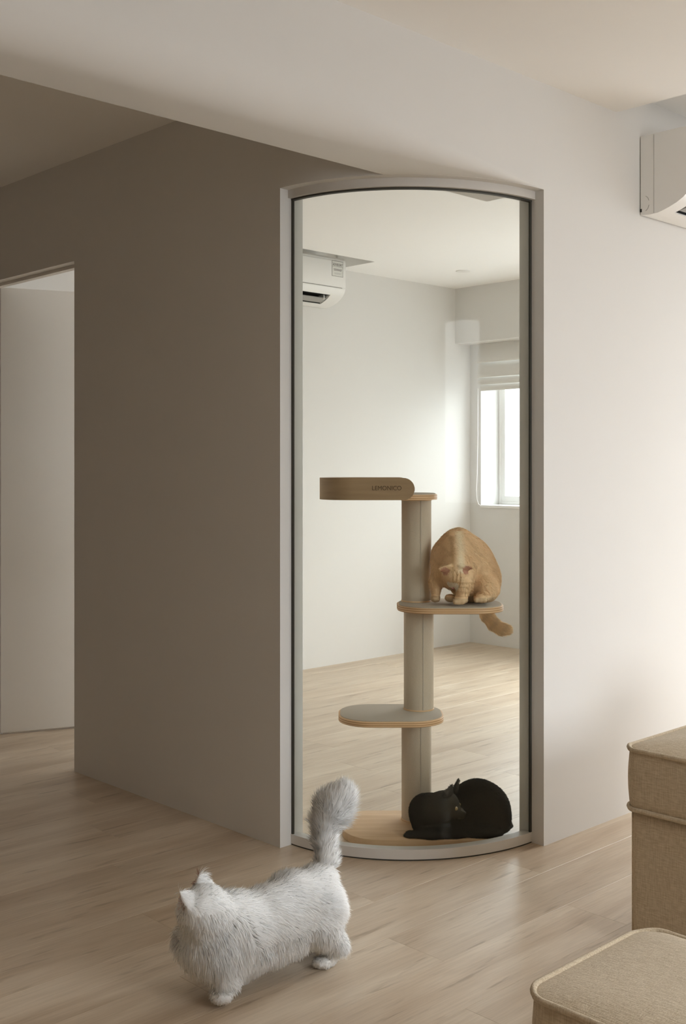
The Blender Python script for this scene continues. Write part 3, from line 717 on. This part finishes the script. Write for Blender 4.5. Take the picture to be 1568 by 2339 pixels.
    fa = fm.color_attributes.new('coat', 'FLOAT_COLOR', 'POINT'); fa.data.foreach_set('color', np.concatenate([c, np.ones((len(c), 1))], 1).astype(np.float32).ravel())
    fo = link('fur', fm, fur_m, body); fo['kind'] = 'stuff'
    return body

def eyeball(name, p, r, mat, body):
    bmx = bmesh.new(); bmesh.ops.create_uvsphere(bmx, u_segments=16, v_segments=10, radius=r); me = bpy.data.meshes.new(name); bmx.to_mesh(me); bmx.free()
    o = link(name, me, mat, body, True); o.location = np.array(p) - np.array(body.location); return o

def ear(c, tip, w, k=0.004, facing=None, thin=0.35):
    """flattened ear cone: stacked ellipsoids from base to tip; facing = direction of the open side"""
    c, tip = np.array(c), np.array(tip); up = tip - c; L = np.linalg.norm(up); up /= L
    fc = np.array(facing, float); fc -= up * (fc @ up); fc /= np.linalg.norm(fc); s = np.cross(up, fc)
    ax = np.stack([s, fc, up]); out = []
    for t in np.linspace(0, 1, 6):
        ww = w * (1 - t) ** 0.8 + 0.0035
        out.append(('ell', c + up * L * t * 0.94, (ww, max(0.0032, ww * thin), max(L * 0.16, ww * 0.5)), k, ax))
    return out

def cap(a, b_, ra, rb, k=0.02): return ('cap', np.array(a), np.array(b_), ra, rb, k)
def ell(c, rad, k=0.03, ax=VIEW): return ('ell', np.array(c), rad, k, ax)
def chain(pts, k=0.02):
    return [cap(pts[i][0], pts[i + 1][0], pts[i][1], pts[i + 1][1], k) for i in range(len(pts) - 1)]

M['eye'] = plain('amber_eye', lin(110, 84, 46), 0.08, 0.8)
M['dark_eye'] = plain('dark_amber_eye', lin(168, 150, 112), 0.05, 0.8)
M['nose'] = plain('pink_nose', lin(196, 140, 128), 0.4, 0.4)
M['dark_nose'] = plain('grey_nose', lin(58, 54, 52), 0.35, 0.5)

# --- white long-haired cat walking across the living room floor
pr = []
pr += [ell(at(478, 2140, 2.66), (0.072, 0.066, 0.078)),
       ell(at(545, 2125, 2.70), (0.070, 0.060, 0.078), 0.04),
       ell(at(612, 2105, 2.76), (0.070, 0.062, 0.082), 0.04),
       ell(at(668, 2080, 2.81), (0.072, 0.062, 0.088), 0.04),
       ell(at(722, 2050, 2.86), (0.058, 0.062, 0.070), 0.04)]
hd = at(462, 2077, 2.63); fdir = VIEW.T @ np.array([-0.78, 0.60, -0.10]); HA = axes(fdir)
pr += [ell(hd, (0.055, 0.058, 0.049), 0.03, HA), cap(at(478, 2095, 2.64), at(520, 2105, 2.68), 0.046, 0.055, 0.03)]
muz = hd + HA[0] * 0.046 - HA[2] * 0.012
pr += [ell(muz, (0.016, 0.022, 0.017), 0.015, HA)]
pr += ear(at(436, 2060, 2.60), at(411, 2038, 2.59), 0.021, 0.006, HA[0] - HA[1] * 0.6)
pr += ear(at(463, 2028, 2.66), at(457, 1996, 2.665), 0.019, 0.006, HA[0] + HA[1] * 0.3)
# legs: near front, far front, near hind, far hind
pr += chain([(at(500, 2175, 2.64), 0.036), (at(512, 2240, 2.635), 0.024), (at(513, 2272, 2.632), 0.017)], 0.02)
pr += [ell(at(505, 2276, 2.615), (0.024, 0.028, 0.012), 0.012), cap(at(496, 2279, 2.605), at(503, 2276, 2.62), 0.009, 0.011, 0.004), cap(at(507, 2281, 2.598), at(510, 2277, 2.62), 0.009, 0.011, 0.004), cap(at(519, 2280, 2.602), at(518, 2276, 2.62), 0.009, 0.011, 0.004)]
pr += chain([(at(545, 2165, 2.72), 0.034), (at(552, 2215, 2.73), 0.022), (at(552, 2238, 2.735), 0.015)], 0.02) + [ell(at(545, 2238, 2.73), (0.024, 0.02, 0.011), 0.012)]
pr += chain([(at(742, 2080, 2.83), 0.050), (at(735, 2120, 2.81), 0.038), (at(768, 2160, 2.84), 0.021), (at(755, 2190, 2.83), 0.016)], 0.02)
pr += [ell(at(738, 2196, 2.82), (0.026, 0.022, 0.011), 0.012), cap(at(722, 2202, 2.81), at(735, 2198, 2.82), 0.008, 0.010, 0.004), cap(at(733, 2205, 2.803), at(742, 2199, 2.82), 0.008, 0.010, 0.004), cap(at(746, 2205, 2.803), at(750, 2199, 2.82), 0.008, 0.010, 0.004)]
pr += chain([(at(740, 2075, 2.92), 0.046), (at(735, 2105, 2.92), 0.032), (at(762, 2140, 2.94), 0.019), (at(752, 2156, 2.94), 0.014)], 0.02) + [ell(at(742, 2157, 2.93), (0.024, 0.02, 0.010), 0.012)]
# belly line
pr += [cap(at(540, 2188, 2.69), at(668, 2146, 2.80), 0.045, 0.036, 0.03)]
TAIL = [(at(740, 2010, 2.89), 0.026), (at(745, 1965, 2.91), 0.020), (at(742, 1920, 2.925), 0.020), (at(745, 1880, 2.935), 0.026), (at(762, 1845, 2.94), 0.034), (at(778, 1828, 2.94), 0.030)]
pr += chain(TAIL, 0.015)
wbase = np.array([-0.62, -0.14, 0.0])
t_pts = np.array([t[0] for t in TAIL])
def tail_par(p):
    # (distance to the tail's core, position along it from 0 at the root to 1 at the tip)
    best = np.full(len(p), 9.0); par = np.zeros(len(p)); n_ = len(t_pts) - 1
    for i in range(n_):
        a, ab = t_pts[i], t_pts[i + 1] - t_pts[i]; t = np.clip(((p - a) @ ab) / (ab @ ab), 0, 1)
        dd = np.linalg.norm(p - (a + t[:, None] * ab), axis=1); m = dd < best; best = np.where(m, dd, best); par = np.where(m, (i + t) / n_, par)
    return best, par
def w_len(p, n):
    q = np.full(len(p), 0.026)
    mane = np.linalg.norm(p - at(470, 2150, 2.64), axis=1); q = np.where(mane < 0.11, 0.036, q)
    headd = np.linalg.norm(p - hd, axis=1); q = np.where(headd < 0.075, 0.015, q)
    face = ((p - hd) @ HA[0] > 0.03) & (headd < 0.09); q = np.where(face, 0.008, q)
    q = np.where(p[:, 2] < 0.085, 0.022, q); q = np.where(p[:, 2] < 0.034, 0.006, q)
    td, tp = tail_par(p); q = np.where((td < 0.042) & (tp > 0.12), 0.024 + 0.016 * np.clip((tp - 0.1) / 0.6, 0, 1), q)
    return q
fl_body = VIEW.T @ np.array([0.8, 0.35, -0.55])
def w_flow(p, n):
    out = np.tile(fl_body, (len(p), 1)); td, tp = tail_par(p); tz = (td < 0.042) & (tp > 0.12); out[tz] = VIEW.T @ np.array([0.12, 0.0, 0.8])
    low = p[:, 2] < 0.12; out[low] = np.array([0, 0, -1.0])
    mane = (np.linalg.norm(p - at(465, 2160, 2.63), axis=1) < 0.11); out[mane] = VIEW.T @ np.array([0.25, -0.1, -1.0])
    return out
def w_coat(p, n):
    c = np.tile(np.array([0.965, 0.958, 0.94]), (len(p), 1)); c = c * (1 + 0.03 * wobble(p, 30, 3)[:, :1])
    for e in (at(420, 2058, 2.595), at(459, 2014, 2.66)):
        m = (np.linalg.norm(p - e, axis=1) < 0.022) & ((n @ (HA[0])) > 0.35); c[m] = (0.62, 0.43, 0.36)
    return np.clip(c, 0, 0.985)
FW = fur_mat('white_fur', trans=0.2); SKW = fur_mat('white_undercoat', trans=0.0)
wc = build_cat('cat', 'fluffy white long-haired cat walking on the floor with raised plume tail', pr, 0.0042, wbase, w_coat, SKW, FW, 110000, w_len, w_flow, 0.0007, 11, lambda p: np.zeros(p.shape[:-1]), 0.55, 0.25, 0.35, 50)
for sg in (-1, 1): eyeball('eye', hd + HA[0] * 0.047 + HA[1] * 0.022 * sg + HA[2] * 0.008, 0.0085, M['eye'], wc)
eyeball('nose', muz + HA[0] * 0.015 + HA[2] * 0.006, 0.0055, M['nose'], wc)

# --- orange tabby grooming on the upper shelf
pr = []
pr += [ell(at(1096, 1322, 3.91), (0.074, 0.078, 0.080)), ell(at(1083, 1275, 3.91), (0.062, 0.068, 0.066), 0.04),
       ell(at(1050, 1252, 3.89), (0.060, 0.062, 0.064), 0.04), ell(at(1021, 1272, 3.865), (0.054, 0.055, 0.060), 0.04),
       ell(at(1030, 1315, 3.86), (0.042, 0.045, 0.045), 0.03), ell(at(1070, 1345, 3.89), (0.055, 0.06, 0.045), 0.03)]
ofd = VIEW.T @ np.array([-0.10, 0.10, -1.0]); OA = axes(ofd, FWD.tolist() + [0.0])   # forward = down, up = away
oh = at(1040, 1306, 3.79)
pr += [cap(at(1046, 1238, 3.86), at(1043, 1290, 3.80), 0.042, 0.036, 0.03), ell(oh, (0.040, 0.042, 0.036), 0.02, OA), ell(oh + OA[0] * 0.036 + np.append(FWD, 0) * 0.010, (0.020, 0.021, 0.018), 0.015, OA)]
pr += ear(at(1055, 1298, 3.77), at(1081, 1294, 3.755), 0.022, 0.005, VIEW.T @ np.array([0.1, -0.6, -0.8]))
pr += ear(at(1024, 1298, 3.77), at(1003, 1300, 3.755), 0.021, 0.005, VIEW.T @ np.array([-0.1, -0.6, -0.8]))
pr += chain([(at(1066, 1290, 3.84), 0.034), (at(1062, 1330, 3.80), 0.027), (at(1056, 1362, 3.782), 0.019)], 0.015)
pr += [ell(at(1052, 1371, 3.772), (0.025, 0.024, 0.013), 0.010)] + [cap(at(1041 + 8 * i, 1375 + (i == 1), 3.755), at(1044 + 7 * i, 1371, 3.775), 0.0085, 0.010, 0.003) for i in range(3)]
pr += chain([(at(1004, 1290, 3.86), 0.026), (at(996, 1330, 3.86), 0.020), (at(996, 1358, 3.855), 0.015)], 0.015) + [ell(at(995, 1368, 3.845), (0.016, 0.022, 0.011), 0.01)]
pr += [ell(at(1030, 1366, 3.83), (0.020, 0.03, 0.013), 0.008), ell(at(1100, 1366, 3.80), (0.026, 0.034, 0.015), 0.010)]
pr += [cap(at(1089 + 9 * i, 1371, 3.772), at(1092 + 8 * i, 1368, 3.79), 0.0085, 0.010, 0.003) for i in range(3)]
pr += [ell(at(1112, 1345, 3.85), (0.045, 0.05, 0.046), 0.02)]
OT = [(at(1100, 1345, 3.98), 0.030), (at(1104, 1378, 4.045), 0.024), (at(1113, 1405, 4.05), 0.022), (at(1128, 1425, 4.045), 0.021), (at(1145, 1436, 4.04), 0.020), (at(1158, 1438, 4.035), 0.018)]
pr += chain(OT, 0.012)
obase = np.append(at(1065, 1376, 3.86)[:2], SH2 + 0.002)
# tail hangs below the shelf; only the coat above it rests on the mat
stripe_ax = VIEW.T @ np.array([0.75, 0.2, 0.6])
def o_coat(p, n):
    wv = wobble(p, 16, 21)
    base_ = np.tile(np.array([0.91, 0.68, 0.43]), (len(p), 1)); pale = np.array([0.74, 0.56, 0.36]); dark = np.array([0.52, 0.31, 0.14])
    st = np.sin((p @ stripe_ax) * 150 + wv[:, 0] * 3.0); m = np.clip((st - 0.55) * 1.6, 0, 1) * 0.22
    leg = (p[:, 2] < SH2 + 0.085) & (np.linalg.norm((p - at(1058, 1340, 3.80))[:, :2], axis=1) < 0.045)
    st2 = np.sin(p[:, 2] * 430 + wv[:, 1] * 2); m = np.where(leg, np.clip(st2 - 0.3, 0, 1) * 0.8, m)
    c = base_ * (1 - m[:, None]) + dark * m[:, None]
    rel_ = p - at(1048, 1255, 3.80); xr = rel_ @ np.append(RGT, 0); front = ((p - at(1046, 1250, 3.86)) @ np.append(FWD, 0)) < 0.02
    nape = np.exp(-(xr - 0.004) ** 2 / 0.00017) * front * (rel_[:, 2] > -0.075) * (rel_[:, 2] < 0.06); c = c * (1 - 0.85 * nape[:, None]) + np.array([0.95, 0.84, 0.64]) * 0.85 * nape[:, None]
    side = np.exp(-(xr + 0.022) ** 2 / 0.00006) * front * (rel_[:, 2] > -0.07) * (rel_[:, 2] < 0.045); c = c * (1 - 0.5 * side[:, None]) + dark * 0.5 * side[:, None]
    hd_ = np.linalg.norm(p - oh, axis=1) < 0.052; fs = np.sin(xr * 520 + 0.8); c = np.where((hd_ & (np.abs(xr + 0.012) < 0.018) & (fs > 0.35) & (p[:, 2] < oh[2] + 0.005))[:, None], c * 0.45 + dark * 0.55, c)
    mz = np.linalg.norm(p - (oh + OA[0] * 0.045), axis=1) < 0.024; c[mz] = (0.88, 0.78, 0.64)
    pw_ = (p[:, 2] < SH2 + 0.03) & (p[:, 2] > SH2 - 0.005); c[pw_] = (0.70, 0.52, 0.33)
    for e, fc in ((at(1067, 1297, 3.77), (0.1, -0.6, -0.8)), (at(1014, 1300, 3.77), (-0.1, -0.6, -0.8))):
        dd = VIEW.T @ np.array(fc); m_ = (np.linalg.norm(p - e, axis=1) < 0.022) & ((n @ dd) > 0.35); c[m_] = (0.70, 0.40, 0.29)
    tl = (p[:, 2] < SH2 - 0.01); ts = np.sin((p @ (VIEW.T @ np.array([0.8, 0, -0.6]))) * 160); c[tl] = (np.array([0.96, 0.77, 0.52]) * (1 - 0.14 * np.clip(ts, 0, 1))[:, None])[tl]
    return np.clip(c, 0, 1)
def o_len(p, n):
    q = np.full(len(p), 0.010); q = np.where((p[:, 2] < SH2 + 0.04) & (p[:, 2] > SH2 - 0.005), 0.004, q)
    q = np.where(np.linalg.norm(p - oh, axis=1) < 0.06, 0.006, q); return np.where(p[:, 2] < SH2 - 0.01, 0.014, q)
def o_flow(p, n):
    out = np.tile(VIEW.T @ np.array([0.5, 0.2, -0.8]), (len(p), 1)); tl = p[:, 2] < SH2 - 0.01; out[tl] = VIEW.T @ np.array([0.8, 0, -0.5]); return out
def o_rest(p):
    dep = (p[..., :2] - CAM[:2]) @ FWD
    return np.where((dep < 4.018) & (p[..., 2] > SH2 - 0.022), SH2 + 0.002, -9.0)
FO = fur_mat('orange_fur', trans=0.25); SKO = fur_mat('orange_undercoat', trans=0.0)
oc = build_cat('cat', 'orange tabby cat grooming on the upper shelf of the cat tree', pr, 0.0036, [obase[0], obase[1], SH2 - 0.25], o_coat, SKO, FO, 60000, o_len, o_flow, 0.0006, 23, o_rest, 0.78, 0.1, 0.2, 60)
eyeball('nose', oh + OA[0] * 0.056 + np.append(FWD, 0) * 0.002, 0.005, M['nose'], oc)

# --- grey cat lying on the base board
BZ = 0.026
pr = []
pr += [ell(at(1092, 1850, 3.84), (0.102, 0.085, 0.104)), ell(at(1128, 1868, 3.83), (0.052, 0.075, 0.080), 0.04), ell(at(1030, 1868, 3.82), (0.085, 0.080, 0.072), 0.04),
       ell(at(975, 1872, 3.80), (0.050, 0.062, 0.068), 0.04)]
gh = at(1016, 1840, 3.725); GA = axes(VIEW.T @ np.array([0.93, -0.30, -0.10]))
pr += [cap(at(972, 1850, 3.78), at(1000, 1843, 3.745), 0.053, 0.046, 0.03), ell(gh, (0.049, 0.056, 0.048), 0.012, GA)]
gm = gh + GA[0] * 0.050 - GA[2] * 0.016
pr += [ell(gm, (0.021, 0.022, 0.018), 0.016, GA)]
pr += ear(at(1022, 1814, 3.69), at(1033, 1793, 3.68), 0.021, 0.005, GA[0] + GA[1] * 0.5)
pr += ear(at(1040, 1806, 3.765), at(1048, 1779, 3.77), 0.020, 0.005, GA[0] - GA[1] * 0.2)
pr += chain([(at(1040, 1905, 3.74), 0.030), (at(985, 1910, 3.725), 0.022), (at(940, 1910, 3.735), 0.017)], 0.02) + [ell(at(936, 1911, 3.735), (0.020, 0.018, 0.014), 0.01)]
pr += chain([(at(1000, 1885, 3.85), 0.030), (at(955, 1893, 3.84), 0.018)], 0.02)
pr += [ell(at(1090, 1895, 3.80), (0.085, 0.085, 0.030), 0.03), ell(at(1120, 1902, 3.74), (0.040, 0.03, 0.018), 0.02)]
pr += chain([(at(1150, 1880, 3.88), 0.028), (at(1158, 1898, 3.84), 0.020), (at(1146, 1905, 3.79), 0.017)], 0.02)
gbase = np.append(at(1040, 1890, 3.80)[:2], BZ)
def g_coat(p, n):
    c = np.tile(np.array([0.060, 0.056, 0.048]), (len(p), 1)); c *= (1 + 0.15 * wobble(p, 40, 31)[:, :1])
    hm = np.clip((0.085 - np.linalg.norm(p - gh, axis=1)) / 0.045, 0, 1)[:, None]; c = c * (1 + 0.7 * hm)  # head, and below ears and muzzle, painted lighter in place of highlights
    for e in (at(1029, 1803, 3.685), at(1045, 1792, 3.768)): c[np.linalg.norm(p - e, axis=1) < 0.024] = (0.10, 0.093, 0.082)
    m = np.linalg.norm(p - gm, axis=1) < 0.020; c[m] = (0.15, 0.142, 0.128)
    return np.clip(c, 0, 1)
def g_len(p, n):
    q = np.full(len(p), 0.009); return np.where(np.linalg.norm(p - gh, axis=1) < 0.068, 0.005, q)
def g_flow(p, n): return np.tile(VIEW.T @ np.array([0.7, 0.1, -0.7]), (len(p), 1))
FG = fur_mat('grey_fur', trans=0.1); SKG = fur_mat('grey_undercoat', trans=0.0)
gc = build_cat('cat', 'dark grey cat lying on the base of the cat tree looking over its shoulder', pr, 0.0036, gbase, g_coat, SKG, FG, 60000, g_len, g_flow, 0.0006, 37, lambda p: np.full(p.shape[:-1], BZ), 0.8, 0.1, 0.15, 60)
for sg in (-1, 1): eyeball('eye', gh + GA[0] * 0.043 + GA[1] * 0.023 * sg + GA[2] * 0.005, 0.0068, M['dark_eye'], gc)
eyeball('nose', gm + GA[0] * 0.019 + GA[2] * 0.005, 0.005, M['dark_nose'], gc)
